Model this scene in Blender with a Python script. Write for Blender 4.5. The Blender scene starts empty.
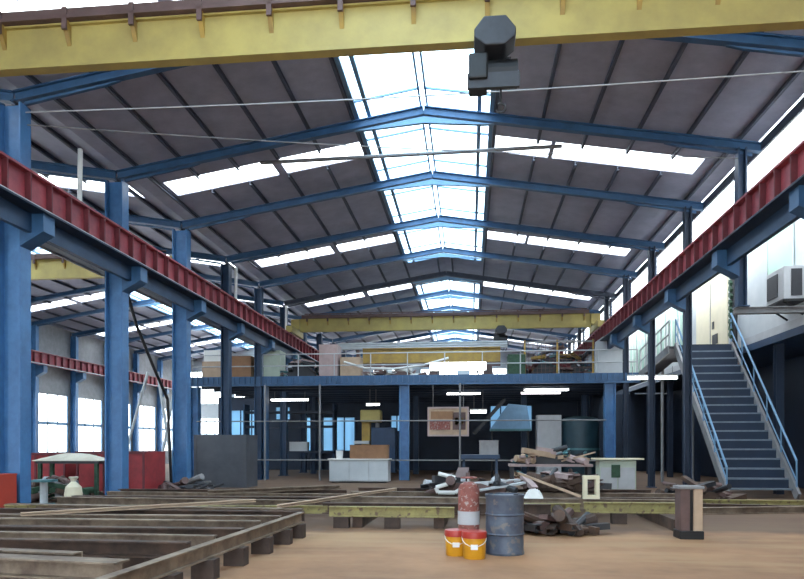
import bpy, bmesh, math, random
from mathutils import Vector, Matrix
R = random.Random(7)
C = bpy.context.scene.collection
sc = bpy.context.scene

# ---------------------------------------------------------------- materials
def lin(h):
    h = h.lstrip('#')
    v = [int(h[i:i+2], 16)/255 for i in (0, 2, 4)]
    return tuple(c/12.92 if c <= .04045 else ((c+.055)/1.055)**2.4 for c in v)

def mat(name, col, rough=.6, metal=0.0, var=.25, scale=3.0, col2=None, bump=0.0, spots=None):
    m = bpy.data.materials.new(name); m.use_nodes = True
    nt = m.node_tree; b = nt.nodes['Principled BSDF']
    a = lin(col); d = lin(col2) if col2 else tuple(c*(1-var) for c in a)
    tc = nt.nodes.new('ShaderNodeTexCoord'); nz = nt.nodes.new('ShaderNodeTexNoise')
    nz.inputs['Scale'].default_value = scale; nz.inputs['Detail'].default_value = 6; nz.inputs['Roughness'].default_value = .65
    nt.links.new(tc.outputs['Object'], nz.inputs['Vector'])
    cr = nt.nodes.new('ShaderNodeValToRGB')
    cr.color_ramp.elements[0].position = .35; cr.color_ramp.elements[1].position = .65
    cr.color_ramp.elements[0].color = (*d, 1); cr.color_ramp.elements[1].color = (*a, 1)
    nt.links.new(nz.outputs['Fac'], cr.inputs['Fac'])
    out = cr.outputs['Color']
    if spots:
        n2 = nt.nodes.new('ShaderNodeTexNoise'); n2.inputs['Scale'].default_value = scale*2.3; n2.inputs['Detail'].default_value = 8
        nt.links.new(tc.outputs['Object'], n2.inputs['Vector'])
        r2 = nt.nodes.new('ShaderNodeValToRGB'); r2.color_ramp.elements[0].position = .56; r2.color_ramp.elements[1].position = .66
        nt.links.new(n2.outputs['Fac'], r2.inputs['Fac'])
        mx = nt.nodes.new('ShaderNodeMixRGB'); mx.inputs['Color2'].default_value = (*lin(spots), 1)
        nt.links.new(r2.outputs['Color'], mx.inputs['Fac']); nt.links.new(out, mx.inputs['Color1']); out = mx.outputs['Color']
    nt.links.new(out, b.inputs['Base Color'])
    b.inputs['Roughness'].default_value = rough; b.inputs['Metallic'].default_value = metal
    if bump:
        bp = nt.nodes.new('ShaderNodeBump'); bp.inputs['Strength'].default_value = bump; bp.inputs['Distance'].default_value = .03
        nt.links.new(nz.outputs['Fac'], bp.inputs['Height']); nt.links.new(bp.outputs['Normal'], b.inputs['Normal'])
    return m

def pane_mat(name, tint, diff=.25):
    m = bpy.data.materials.new(name); m.use_nodes = True
    nt = m.node_tree; nt.nodes.clear()
    o = nt.nodes.new('ShaderNodeOutputMaterial'); t = nt.nodes.new('ShaderNodeBsdfTransparent'); d = nt.nodes.new('ShaderNodeBsdfTranslucent')
    x = nt.nodes.new('ShaderNodeMixShader'); x.inputs['Fac'].default_value = diff
    t.inputs['Color'].default_value = (*lin(tint), 1); d.inputs['Color'].default_value = (*lin(tint), 1)
    nt.links.new(t.outputs[0], x.inputs[1]); nt.links.new(d.outputs[0], x.inputs[2]); nt.links.new(x.outputs[0], o.inputs['Surface'])
    return m

def emit_mat(name, col, s):
    m = bpy.data.materials.new(name); m.use_nodes = True
    b = m.node_tree.nodes['Principled BSDF']
    b.inputs['Base Color'].default_value = (.8, .8, .8, 1)
    b.inputs['Emission Color'].default_value = (*lin(col), 1); b.inputs['Emission Strength'].default_value = s
    return m

def floor_mat():
    m = mat('dusty_concrete', '#aa7f5a', .75, 0, .3, .35, '#7d5a3e', .25)
    nt = m.node_tree; b = nt.nodes['Principled BSDF']
    tc = nt.nodes['Texture Coordinate']
    src = b.inputs['Base Color'].links[0].from_socket
    mp = nt.nodes.new('ShaderNodeMapping'); mp.inputs['Scale'].default_value = (.25, 1.3, 1)
    nt.links.new(tc.outputs['Object'], mp.inputs['Vector'])
    n2 = nt.nodes.new('ShaderNodeTexNoise'); n2.inputs['Scale'].default_value = 1.2; n2.inputs['Detail'].default_value = 7
    nt.links.new(mp.outputs['Vector'], n2.inputs['Vector'])
    r2 = nt.nodes.new('ShaderNodeValToRGB'); r2.color_ramp.elements[0].position = .45; r2.color_ramp.elements[1].position = .72
    nt.links.new(n2.outputs['Fac'], r2.inputs['Fac'])
    mx = nt.nodes.new('ShaderNodeMixRGB'); mx.inputs['Color2'].default_value = (*lin('#a98862'), 1)
    nt.links.new(r2.outputs['Color'], mx.inputs['Fac']); nt.links.new(src, mx.inputs['Color1'])
    # shade under and behind the steel stock, painted into the floor colour, ragged edge
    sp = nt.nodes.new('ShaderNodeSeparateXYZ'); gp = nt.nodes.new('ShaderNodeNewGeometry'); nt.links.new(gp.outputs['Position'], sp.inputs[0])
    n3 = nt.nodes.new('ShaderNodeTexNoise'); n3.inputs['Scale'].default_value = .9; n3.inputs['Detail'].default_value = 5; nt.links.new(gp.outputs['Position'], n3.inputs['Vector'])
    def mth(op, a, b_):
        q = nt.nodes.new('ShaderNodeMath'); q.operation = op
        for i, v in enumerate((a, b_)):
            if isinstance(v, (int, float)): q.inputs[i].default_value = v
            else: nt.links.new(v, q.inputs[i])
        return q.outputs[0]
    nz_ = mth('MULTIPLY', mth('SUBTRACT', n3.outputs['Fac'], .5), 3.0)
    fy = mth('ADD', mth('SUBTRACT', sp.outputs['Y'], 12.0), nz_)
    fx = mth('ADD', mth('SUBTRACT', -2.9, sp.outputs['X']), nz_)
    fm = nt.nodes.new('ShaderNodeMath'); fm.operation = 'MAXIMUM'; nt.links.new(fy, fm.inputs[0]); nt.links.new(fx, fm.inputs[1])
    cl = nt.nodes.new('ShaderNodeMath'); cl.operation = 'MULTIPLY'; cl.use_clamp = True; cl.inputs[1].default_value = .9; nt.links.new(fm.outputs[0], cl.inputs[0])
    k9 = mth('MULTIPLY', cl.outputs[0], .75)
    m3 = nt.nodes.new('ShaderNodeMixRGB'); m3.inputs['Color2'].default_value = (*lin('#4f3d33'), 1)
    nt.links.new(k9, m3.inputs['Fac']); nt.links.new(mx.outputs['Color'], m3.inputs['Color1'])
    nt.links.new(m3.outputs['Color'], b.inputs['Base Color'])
    return m

M = dict(
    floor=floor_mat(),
    roof=mat('roof_sheet', '#a9adc0', .6, 0, .15, 1.5, '#969aae'),
    purlin=mat('purlin_steel', '#4e5566', .6, 0, .3),
    blue=mat('blue_paint', '#4a7cad', .4, 0, .2, 2.0, '#3b6693'),
    truss=mat('truss_blue_paint', '#3a6289', .45, 0, .2, 2.0, '#305375'),
    dblue=mat('dark_blue_paint_and_shade', '#24405f', .5, 0, .3, 2.0),
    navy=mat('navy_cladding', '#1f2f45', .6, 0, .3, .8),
    red=mat('red_runway_paint', '#a8484f', .5, 0, .25, 2.5, '#843640'),
    rust=mat('dark_red_steel', '#6f3038', .6, 0, .3, 3),
    yellow=mat('crane_yellow_paint', '#b5a35c', .55, 0, .12, 1.2, '#a08f54'),
    ochre=mat('ochre_paint', '#b08f3f', .6, 0, .3, 2, '#8f7340'),
    brown=mat('brown_steel', '#6b5450', .7, 0, .3, 2),
    grey=mat('grey_steel', '#8a8a8c', .5, 0, .25, 3),
    lgrey=mat('light_grey_paint', '#b9bcbf', .6, 0, .15, 2),
    dgrey=mat('dark_grey_steel', '#3a3b40', .5, .2, .3, 3),
    panel=mat('slate_panel', '#55585f', .5, .1, .25, 1.5),
    black=mat('black_steel', '#1c1d20', .5, .1, .3, 4),
    white=mat('white_paint', '#e4e4e0', .6, 0, .08, 2),
    cream=mat('cream_paint', '#e8dfc2', .6, 0, .1, 1.5),
    clad=mat('pale_cladding', '#c9ced0', .6, 0, .1, .6, '#b5bcc0'),
    girt=mat('weathered_beam_steel', '#93826f', .6, .0, .3, 2.5, '#5d4c40', .1),
    rustbeam=mat('rusty_beam_steel', '#5f493c', .7, .0, .35, 3, '#3b2e28', .1),
    oldyellow=mat('faded_yellow_paint', '#a39a62', .7, 0, .3, 4, '#857a52', 0, '#6d5a48'),
    block=mat('dark_timber', '#4c3d36', .8, 0, .35, 5),
    redbin=mat('red_bin_paint', '#a8353a', .55, 0, .25, 2, '#862a30'),
    orange=mat('orange_red_paint', '#b5402f', .5, 0, .2, 2),
    drum=mat('worn_drum_paint', '#5b6674', .5, .1, .3, 4, '#454c5e', .1, '#75706e'),
    bucket=mat('bucket_yellow', '#d99a20', .4, 0, .12, 5),
    lid=mat('lid_red', '#b0342a', .4, 0, .15, 5),
    gas=mat('faded_red_cylinder', '#96594f', .7, 0, .4, 9, '#7a463f', 0, '#a89a94'),
    carton=mat('cardboard_brown', '#9a7355', .8, 0, .2, 3),
    tan=mat('cardboard_tan', '#bfa58c', .8, 0, .2, 3),
    pink=mat('pinkish_canvas', '#b9a3a0', .85, 0, .2, 3),
    palegreen=mat('pale_green_paint', '#b5bfae', .7, 0, .15, 3),
    green=mat('green_glass_board', '#a4c8b6', .4, 0, .1, 1),
    dgreen=mat('dark_green_plastic', '#35553f', .7, 0, .4, 8),
    teal=mat('teal_paint', '#4f7f86', .6, 0, .25, 3),
    ltblue=mat('light_blue_paint', '#7098b8', .5, 0, .15, 3),
    tread=mat('stair_tread_steel', '#76818d', .5, .1, .25, 5),
    cloth=mat('cream_canvas', '#d9d2c0', .9, 0, .15, 3),
    pane=pane_mat('translucent_sheet', '#ffffff', .25),
    bpane=pane_mat('skylight_sheet', '#eaf7ff', .25),
    fpane=pane_mat('frosted_blue_sheet', '#bfe0f5', .8),
    lamp=emit_mat('fluorescent_glow', '#f6fbff', 9),
    ltlamp=emit_mat('soft_fluorescent_glow', '#f3eef8', 2.5),
)

# ---------------------------------------------------------------- mesh helpers
class MB:
    def __init__(s): s.bm = bmesh.new()
    def box(s, x0, x1, y0, y1, z0, z1):
        v = [s.bm.verts.new(p) for p in ((x0,y0,z0),(x1,y0,z0),(x1,y1,z0),(x0,y1,z0),(x0,y0,z1),(x1,y0,z1),(x1,y1,z1),(x0,y1,z1))]
        for f in ((0,3,2,1),(4,5,6,7),(0,1,5,4),(1,2,6,5),(2,3,7,6),(3,0,4,7)): s.bm.faces.new([v[i] for i in f])
        return s
    def sweep(s, prof, p0, p1, up=(0,0,1)):
        p0, p1 = Vector(p0), Vector(p1); d = (p1-p0).normalized(); up = Vector(up)
        r = d.cross(up)
        if r.length < 1e-4: r = d.cross(Vector((0,1,0)))
        r.normalize(); u = r.cross(d).normalized()
        n = len(prof)
        a = [s.bm.verts.new(p0+r*x+u*y) for x, y in prof]; b = [s.bm.verts.new(p1+r*x+u*y) for x, y in prof]
        for i in range(n): s.bm.faces.new([a[i], a[(i+1)%n], b[(i+1)%n], b[i]])
        s.bm.faces.new(a[::-1]); s.bm.faces.new(b)
        return s
    def bar(s, p0, p1, w, h, up=(0,0,1)):
        return s.sweep([(-w/2,-h/2),(w/2,-h/2),(w/2,h/2),(-w/2,h/2)], p0, p1, up)
    def ibeam(s, p0, p1, w, h, tf=.03, tw=.03, up=(0,0,1)):
        W, H, t, q = w/2, h/2, tf, tw/2
        return s.sweep([(-W,-H),(W,-H),(W,-H+t),(q,-H+t),(q,H-t),(W,H-t),(W,H),(-W,H),(-W,H-t),(-q,H-t),(-q,-H+t),(-W,-H+t)], p0, p1, up)
    def chan(s, p0, p1, w, h, t=.03, up=(0,0,1)):
        W, H = w/2, h/2
        return s.sweep([(-W,-H),(W,-H),(W,-H+t),(-W+t,-H+t),(-W+t,H-t),(W,H-t),(W,H),(-W,H)], p0, p1, up)
    def tube(s, p0, p1, r, n=10):
        return s.sweep([(r*math.cos(2*math.pi*i/n), r*math.sin(2*math.pi*i/n)) for i in range(n)], p0, p1)
    def path(s, pts, r, n=7):
        for a, b in zip(pts, pts[1:]): s.tube(a, b, r, n)
        return s
    def lathe(s, prof, cx, cy, n=24):
        rings = []
        for r, z in prof:
            rings.append([s.bm.verts.new((cx+r*math.cos(2*math.pi*i/n), cy+r*math.sin(2*math.pi*i/n), z)) for i in range(n)])
        for a, b in zip(rings, rings[1:]):
            for i in range(n): s.bm.faces.new([a[i], a[(i+1)%n], b[(i+1)%n], b[i]])
        s.bm.faces.new(rings[0][::-1]); s.bm.faces.new(rings[-1])
        return s
    def prism(s, pts, axis, a0, a1):
        def P(p, a):
            return {'x': (a, p[0], p[1]), 'y': (p[0], a, p[1]), 'z': (p[0], p[1], a)}[axis]
        A = [s.bm.verts.new(P(p, a0)) for p in pts]; B = [s.bm.verts.new(P(p, a1)) for p in pts]; n = len(pts)
        for i in range(n): s.bm.faces.new([A[i], A[(i+1)%n], B[(i+1)%n], B[i]])
        s.bm.faces.new(A[::-1]); s.bm.faces.new(B)
        return s
    def build(s, name, m, parent=None, bevel=0, smooth=False, mods=None):
        bmesh.ops.recalc_face_normals(s.bm, faces=s.bm.faces)
        if parent is None:
            xs = [v.co for v in s.bm.verts]
            org = Vector(((min(v.x for v in xs)+max(v.x for v in xs))/2, (min(v.y for v in xs)+max(v.y for v in xs))/2, min(v.z for v in xs)))
        else:
            org = wloc(parent)
        for v in s.bm.verts: v.co -= org
        me = bpy.data.meshes.new(name); s.bm.to_mesh(me); s.bm.free()
        me.materials.append(m)
        o = bpy.data.objects.new(name, me); C.objects.link(o)
        if parent is None: o.location = org
        else: o.parent = parent
        if smooth:
            for p in me.polygons: p.use_smooth = True
            md = o.modifiers.new('es', 'EDGE_SPLIT'); md.split_angle = math.radians(35)
        if bevel:
            md = o.modifiers.new('bv', 'BEVEL'); md.width = bevel; md.segments = 2; md.limit_method = 'ANGLE'
        return o

def wloc(o):
    v = Vector(o.location)
    while o.parent: o = o.parent; v += o.location
    return v
def tag(o, label=None, cat=None, group=None, kind=None):
    if label: o['label'] = label
    if cat: o['category'] = cat
    if group: o['group'] = group
    if kind: o['kind'] = kind
    return o
def empty(name, loc, label, cat, group=None):
    o = bpy.data.objects.new(name, None); C.objects.link(o); o.location = loc; o.empty_display_size = .2
    return tag(o, label, cat, group)
def struct(o, label=None): return tag(o, label, None, None, 'structure')
def copy_tree(o, parent=None):
    c = o.copy(); C.objects.link(c)
    if parent: c.parent = parent
    for ch in list(o.children): copy_tree(ch, c)
    return c
def wbox(x0, x1, y0, y1, z0, z1, holes, axis):
    """wall with rectangular openings; axis 'x' = wall plane normal x (holes in y,z), 'y' = normal y (holes in x,z)"""
    mb = MB()
    u0, u1 = (y0, y1) if axis == 'x' else (x0, x1)
    us = sorted({u0, u1, *[h[0] for h in holes], *[h[1] for h in holes]}); zs = sorted({z0, z1, *[h[2] for h in holes], *[h[3] for h in holes]})
    for a, b in zip(us, us[1:]):
        for c, d in zip(zs, zs[1:]):
            um, zm = (a+b)/2, (c+d)/2
            if any(h[0] < um < h[1] and h[2] < zm < h[3] for h in holes): continue
            if axis == 'x': mb.box(x0, x1, a, b, c, d)
            else: mb.box(a, b, y0, y1, c, d)
    return mb
ORD = ['nearest', 'second nearest', 'third nearest', 'fourth nearest', 'fifth nearest', 'sixth nearest', 'seventh nearest', 'eighth nearest', 'ninth nearest', 'tenth nearest', 'eleventh nearest', 'farthest']

# ---------------------------------------------------------------- hall dimensions
XL, XR, XC = -10.0, 7.5, -1.25            # left column line, right eave, ridge
HW = 8.75; RZ = 10.95; SL = .16
Y0, Y1, BAY = 13.85, 61.15, 4.3
LC = XC-17.5                              # ridge of the left hall
def rz(a): return RZ-SL*a
# ---------------------------------------------------------------- floor
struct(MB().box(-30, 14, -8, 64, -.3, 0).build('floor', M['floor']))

# ---------------------------------------------------------------- roof with translucent strips and ridge skylights
rows = [-5.2, 3.4, 12.0, 20.2, 28.9, 37.6, 46.3, 55.0]
SW = .54
sky_main = [(-7.0, 32.9), (37.6, 60.5)]; sky_left = [(-7.0, 31.5), (37.6, 60.5)]
wn = [0]
def window(mb, m, frame_mb=None, fm=None):
    wn[0] += 1
    o = struct(mb.build('window_%d' % wn[0], m))
    if frame_mb: frame_mb.build('window_frame', fm, o)
    return o
def roof_side(cx, sgn, strips, sky, ymin=-8.0):
    mb = MB()
    a_br = sorted({0, 1.85, HW, *[s for st in strips for s in st]})
    y_br = sorted({ymin, Y1, *[r-SW for r in rows], *[r+SW for r in rows], *[v for s_ in sky for v in s_]})
    for a0, a1 in zip(a_br, a_br[1:]):
        for y0, y1 in zip(y_br, y_br[1:]):
            am, ym = (a0+a1)/2, (y0+y1)/2
            if am < 1.85 and any(s_[0] < ym < s_[1] for s_ in sky): continue
            if any(st[0] < am < st[1] for st in strips) and any(abs(ym-r) < SW for r in rows): continue
            mb.prism([(cx+sgn*a0, rz(a0)), (cx+sgn*a1, rz(a1)), (cx+sgn*a1, rz(a1)+.05), (cx+sgn*a0, rz(a0)+.05)], 'y', y0, y1)
    return mb
def strip_panes(cx, sgn, strips):
    for r in rows:
        for a0, a1 in strips:
            mb = MB().prism([(cx+sgn*a0, rz(a0)+.015), (cx+sgn*a1, rz(a1)+.015), (cx+sgn*a1, rz(a1)+.03), (cx+sgn*a0, rz(a0)+.03)], 'y', r-SW, r+SW)
            window(mb, M['pane'])
LS = [(2.0, 4.5), (4.75, 8.1)]; RS = [(2.0, 3.6), (3.72, 7.85)]
ceil = struct(roof_side(XC, -1, LS, sky_main).build('ceiling', M['roof']))
c2 = roof_side(XC, 1, RS, sky_main).build('ceiling', M['roof']); struct(c2)
c3 = struct(roof_side(LC, -1, LS, sky_left).build('ceiling', M['roof']))
c4 = struct(roof_side(LC, 1, [(2.0, 4.5), (4.75, 8.3)], sky_left).build('ceiling', M['roof']))
strip_panes(XC, -1, LS); strip_panes(XC, 1, RS); strip_panes(LC, -1, LS); strip_panes(LC, 1, [(2.0, 4.5), (4.75, 8.3)])
for cx, sky in ((XC, sky_main), (LC, sky_left)):
    for y0, y1 in sky:
        for sg in (-1, 1):
            mb = MB().prism([(cx, rz(0)+.02), (cx+sg*1.85, rz(1.85)+.02), (cx+sg*1.85, rz(1.85)+.035), (cx, rz(0)+.035)], 'y', y0, y1)
            fr = MB()
            a = 1.85
            for aa in (1.83, 1.5): fr.bar((cx+sg*aa, y0, rz(aa)-.03), (cx+sg*aa, y1, rz(aa)-.03), .11, .08)
            fr.bar((cx+sg*.09, y0, rz(.09)-.04), (cx+sg*.09, y1, rz(.09)-.04), .05, .08)
            k = int((y1-y0)/2.15)
            for i in range(k+1):
                y = y0+.02+(y1-y0-.04)*i/k
                fr.bar((cx+sg*.05, y, rz(.05)-.03), (cx+sg*1.85, y, rz(1.85)-.03), .05, .05)
            window(mb, M['bpane'], fr, M['ltblue'])
for par, cx, sg in ((ceil, XC, -1), (c2, XC, 1), (c3, LC, -1), (c4, LC, 1)):
    for a in (.35, 1.95, 3.2, 4.45, 5.7, 6.95, 8.2):
        ys = [(-8.0, Y1)] if a > 1.9 else [(32.9, 37.6)]
        if a > 1.97 and a < 8.1:
            e = [-8.0]+[v for q in rows for v in (q-SW, q+SW)]+[Y1]
            ys = list(zip(e[0::2], e[1::2]))
        for y0, y1 in ys:
            MB().chan((cx+sg*a, y0, rz(a)-.07), (cx+sg*a, y1, rz(a)-.06), .07, .11, .02).build('purlin', M['purlin'], par)

# ---------------------------------------------------------------- columns, portal trusses
YS = [Y0+BAY*k for k in range(11)]
def column(x, y, w, d, ztop, face, label, group, m='blue', zb=0):
    r = empty('steel_column', (x, y, zb), label, 'column', group)
    MB().ibeam((x, y, zb+.03), (x, y, ztop), d, w, .04, .05, (1,0,0)).build('shaft', M[m], r)
    MB().box(x-w*.7, x+w*.7, y-d*.8, y+d*.8, zb, zb+.03).build('base_plate', M['dblue'], r)
    b = MB()
    if face:
        b.prism([(x+face*w/2, 5.95), (x+face*w/2, 6.66), (x+face*(w/2+.55), 6.66), (x+face*(w/2+.55), 6.25)], 'y', y-.2, y+.2)
        b.build('bracket', M['truss'], r)
    return r
for k, y in enumerate(YS):
    column(XL, y, .52 if k < 3 else .34, .36, 9.1, 1, 'blue steel column under the left red crane runway, %s of its row' % ORD[k], 'blue columns along the left runway', 'blue' if k < 3 else 'dblue')  # farther columns take a darker blue that stands for the dim light there
    column(6.98, y, .22, .24, 9.3, -1, 'blue steel column carrying the right red crane runway, %s of its row' % ORD[k], 'blue columns along the right runway', 'dblue' if k < 2 else 'navy', 5.18 if k < 2 else 0)  # rear ones coloured navy to sink into the dark around them
    if k < 2: tag(MB().ibeam((6.8, y, 5.1), (9.9, y, 5.1), .2, .16, .02, .02).build('transfer_beam', M['grey']), 'thin grey cross beam carrying a right hand column out from the cabin frame, %s' % ORD[k], 'beam', 'cross beams beside the cabin')
    if k >= 2: column(-27.3, y, .4, .3, 9.2, 1, 'blue column at the far wall of the left aisle, %s in view' % ORD[k-2], 'blue columns along the left aisle wall')
def truss(cx, y, label, group, col):
    r = empty('roof_truss', (cx, y, 9.1), label, 'roof truss', group)
    for sg in (-1, 1):
        a1 = 8.72
        MB().ibeam((cx, y, rz(0)-.26), (cx+sg*a1, y, rz(a1)-.26), .18, .23, .03, .04).build('rafter', col, r)
        MB().prism([(cx+sg*8.5, 9.1), (cx+sg*8.5, rz(8.5)-.42), (cx+sg*6.3, rz(6.3)-.42), (cx+sg*6.6, rz(6.6)-.46)], 'y', y-.04, y+.04).build('haunch', col, r)
        MB().prism([(cx, rz(0)-.42), (cx+sg*1.9, rz(1.9)-.42), (cx+sg*1.6, rz(1.6)-.47), (cx, rz(0)-.6)], 'y', y-.05, y+.05).build('ridge_gusset', M['ltblue'], r)
    return r
for k, y in enumerate(YS):
    truss(XC, y, 'blue roof truss spanning the main hall under the skylight, %s to the camera' % ORD[k], 'blue trusses of the main hall', M['truss'] if k not in (5,) else M['purlin'])
    truss(LC, y, 'blue roof truss over the left aisle behind the crane runway, %s to the camera' % ORD[k], 'blue trusses of the left aisle', M['truss'])
tag(MB().tube((-6.2, 19.4, 10.02), (2.6, 19.4, 10.12), .055).build('tie_pipe', M['grey']), 'long thin grey tie pipe crossing below the roof just past the nearest strip lights', 'pipe')

# ---------------------------------------------------------------- crane runways
def runway(x, z0, m, m2, label, side, lower=False):
    r = empty('crane_runway', (x, 6, z0), label, 'crane rail')
    MB().ibeam((x, 6, z0+.39), (x, Y1-.3, z0+.39), .34, .74, .05, .06).build('runway_beam', m, r)
    MB().box(x-.04, x+.04, 6, Y1-.3, z0+.76, z0+.82).build('rail', M['grey'], r)
    y = 9.0; o = None
    while y < Y1-.5:
        if o is None: o = MB().box(x-.16, x+.16, y-.02, y+.02, z0+.07, z0+.71).build('stiffener', m2, r); yb = y
        else:
            q = o.copy(); C.objects.link(q); q.parent = r; q.location = (0, y-yb, 0)
        y += .72
    if lower:
        MB().bar((x-side*.12, 6, z0-.24), (x-side*.12, Y1-.3, z0-.24), .12, .42).build('surge_beam', M['dblue'], r)
        MB().box(x-.17 if side > 0 else x-.3, x+.3 if side > 0 else x+.17, 6, Y1-.3, z0-.04, z0+.0).build('surge_plate', M['navy'], r)
    MB().bar((x+side*.2, 6, z0+.03), (x+side*.2, Y1-.3, z0+.03), .06, .06).build('conductor_bar', M['lgrey'], r)
    return r
runway(-9.4, 6.68, M['red'], M['rust'], 'red crane runway beam with ribs along the left blue columns', 1, True)
runway(6.5, 6.68, M['red'], M['rust'], 'red crane runway beam with ribs along the right wall', -1, True)
runway(-10.75, 6.68, M['dblue'], M['navy'], 'crane runway beam directly behind the left red one, coloured dark for its shade', -1)  # red beam in shadow, its shade put in as dark blue colour
runway(-26.65, 6.68, M['red'], M['rust'], 'red crane runway beam at the far side of the left aisle', 1)

# ---------------------------------------------------------------- cranes
def crane(y):
    r = empty('overhead_crane', (-1.45, y, 7.4), 'nearest overhead crane, long yellow girder across the top of the hall', 'crane', 'yellow overhead cranes')
    gz = 7.62
    MB().ibeam((-9.1, y, gz+.36), (6.2, y, gz+.36), .2, .7, .03, .08).build('girder', M['yellow'], r)
    MB().box(-9.0, 6.1, y-.2, y+.5, gz+.72, gz+.77).build('walkway', M['brown'], r)
    MB().box(-9.0, 6.1, y-.16, y-.13, gz+.77, gz+.9).build('toe_board', M['brown'], r)
    MB().bar((-9.0, y+.5, gz+.9), (6.1, y+.5, gz+.9), .06, .16).bar((-9.0, y+.5, gz+1.08), (6.1, y+.5, gz+1.08), .05, .05).build('walkway_rail', M['brown'], r)
    i = 0; x = -8.7
    while x < 6.1:
        MB().prism([(y-.16, gz+.72), (y-.04, gz+.72), (y-.04, gz+.36), (y-.16, gz+.6)], 'x', x-.035, x+.035).build('bracket', M['ochre'], r)
        MB().box(x-.04, x+.04, y-.2, y-.16, gz+.55, gz+.9).build('bracket', M['brown'], r)
        MB().box(x-.03, x+.03, y+.47, y+.53, gz+.77, gz+1.08).build('rail_post', M['brown'], r)
        x += 1.12
    for x in (-9.4, 6.5):
        e = MB().box(x-.16, x+.16, y-1.2, y+1.2, 7.46, 7.78).box(x-.3 if x > 0 else x-.16, x+.3 if x < 0 else x+.16, y-.2, y+.3, 7.78, 8.3).build('end_carriage', M['yellow'], r)
        for dy in (-.95, .95):
            MB().tube((x-.07, y+dy, 7.53), (x+.07, y+dy, 7.53), .13, 16).build('wheel', M['dgrey'], e)
    return r
cr = crane(10.3)
cr2 = copy_tree(cr); cr2.location = (-1.45, 35.4, 7.4); cr2['label'] = 'distant overhead crane in the main hall, yellow girder above the mezzanine'
cr3 = copy_tree(cr); cr3.location = (-1.45-17.25, 23.2, 7.4); cr3['label'] = 'overhead crane of the left aisle, yellow girder seen behind the first blue column'
def hoist(x, y):
    r = empty('electric_hoist', (x, y, 7.05), 'dark electric hoist hanging from the nearest yellow crane girder', 'hoist', 'dark hoists on the crane girders')
    MB().prism([(x-.30, 7.86), (x-.16, 8.04), (x+.16, 8.04), (x+.30, 7.86), (x+.30, 7.74), (x+.14, 7.62), (x-.14, 7.62), (x-.30, 7.74)], 'y', y-.55, y-.12).build('trolley', M['dgrey'], r, .02)
    MB().box(x-.38, x-.1, y-.45, y+.1, 7.2, 7.58).build('motor', M['black'], r, .03)
    MB().tube((x-.1, y-.17, 7.38), (x+.34, y-.17, 7.38), .2, 18).build('rope_drum', M['black'], r)
    MB().box(x-.4, x+.36, y-.4, y-.34, 7.08, 7.3).build('cover_plate', M['dgrey'], r)
    MB().box(x-.25, x+.25, y-.14, y-.08, 7.3, 7.66).build('hanger', M['dgrey'], r)
    MB().path([(x+.1, y-.17, 7.2), (x+.1, y-.17, 6.95)], .015).build('rope', M['black'], r)
    hk = [(x+.1+.07*math.sin(t), y-.17, 6.88-.07*math.cos(t)+.0) for t in [math.pi*(.0+.2*i) for i in range(-2, 7)]]
    MB().path(hk, .018).build('hook', M['dgrey'], r)
    return r
h1 = hoist(.36, 10.3)
for o_ in (cr, cr2, cr3): o_.location.z += .1
h1.location.z -= .22
h2 = copy_tree(h1); h2.location = (1.6, 35.4, 6.83); h2['label'] = 'distant dark hoist hanging from the far crane girder above the mezzanine'
tag(MB().path([(-9.75+i*1.04, 13.85, 8.95-.10*math.sin(math.pi*i/16)) for i in range(17)], .014).build('festoon_cable', M['lgrey']), 'thin pale cable strung across the hall just behind the nearest crane', 'cable')
tag(MB().path([(-9.75+i*1.04, 13.9+i*.26, 8.7+i*.02-.14*math.sin(math.pi*i/16)) for i in range(17)], .014).build('festoon_cable', M['grey']), 'thin grey cable strung across the hall beyond the pale one', 'cable')

# white upright pipes above the left runway
for x, y, lab in ((-9.62, 15.7, 'white upright pipe above the left runway, nearest and tallest of three'), (-9.62, 26.8, 'white upright pipe above the left runway, middle of three'), (-9.62, 34.4, 'white upright pipe above the left runway, farthest of three')):
    tag(MB().tube((x, y, 7.3), (x+.02, y, 8.95), .06, 10).build('white_pipe', M['white']), lab, 'pipe', 'white pipes above the left runway')

# ---------------------------------------------------------------- right clerestory and walls
struct(wbox(7.5, 7.58, 6, Y1, 7.2, 9.5, [(7.0+BAY*k-.0, 7.0+BAY*k+3.9, 8.05, 9.25) for k in range(0, 12)], 'x').build('wall_right', M['purlin']))
for k in range(12):
    y = 7.0+BAY*k
    fr = MB()
    for q in (0, 1):
        fr.box(7.48, 7.52, y+q*3.87-.02, y+q*3.87+.03, 8.05, 9.25)
    window(MB().box(7.52, 7.535, y, y+3.9, 8.05, 9.25), M['pane'], fr, M['dblue'])
for k in range(9):  # alley glazing added to let light onto the cabin wall and door
    y = 6+k*6.1
    window(MB().prism([(7.6, 8.0), (10.0, 8.95), (10.0, 8.965), (7.6, 8.015)], 'y', y+.05, y+6.05), M['pane'], MB().bar((7.6, y, 7.98), (10.0, y, 8.93), .08, .08), M['dblue'])
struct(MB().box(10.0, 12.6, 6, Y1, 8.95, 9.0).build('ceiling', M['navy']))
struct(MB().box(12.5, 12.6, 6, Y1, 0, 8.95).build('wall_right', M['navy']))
for x_, nm in ((12.5, 'wall_right'), (-27.62, 'wall_left')):
    struct(MB().box(x_, x_+.1, -8, 6, 0, 9.6).build(nm, M['clad']))
struct(MB().box(7.5, 12.5, -8, 6, 8.95, 9.0).build('ceiling', M['roof']))
struct(wbox(-27.6, 12.6, -8.1, -8.0, 0, 11, [(-24, -15, 0, 5.2), (-6.5, 4.5, 0, 5.2), (-8.5, 6.0, 6.6, 8.6)], 'y').build('wall_front_unseen', M['clad']))  # unseen wall behind the camera, added to cut the light from the front
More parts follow.
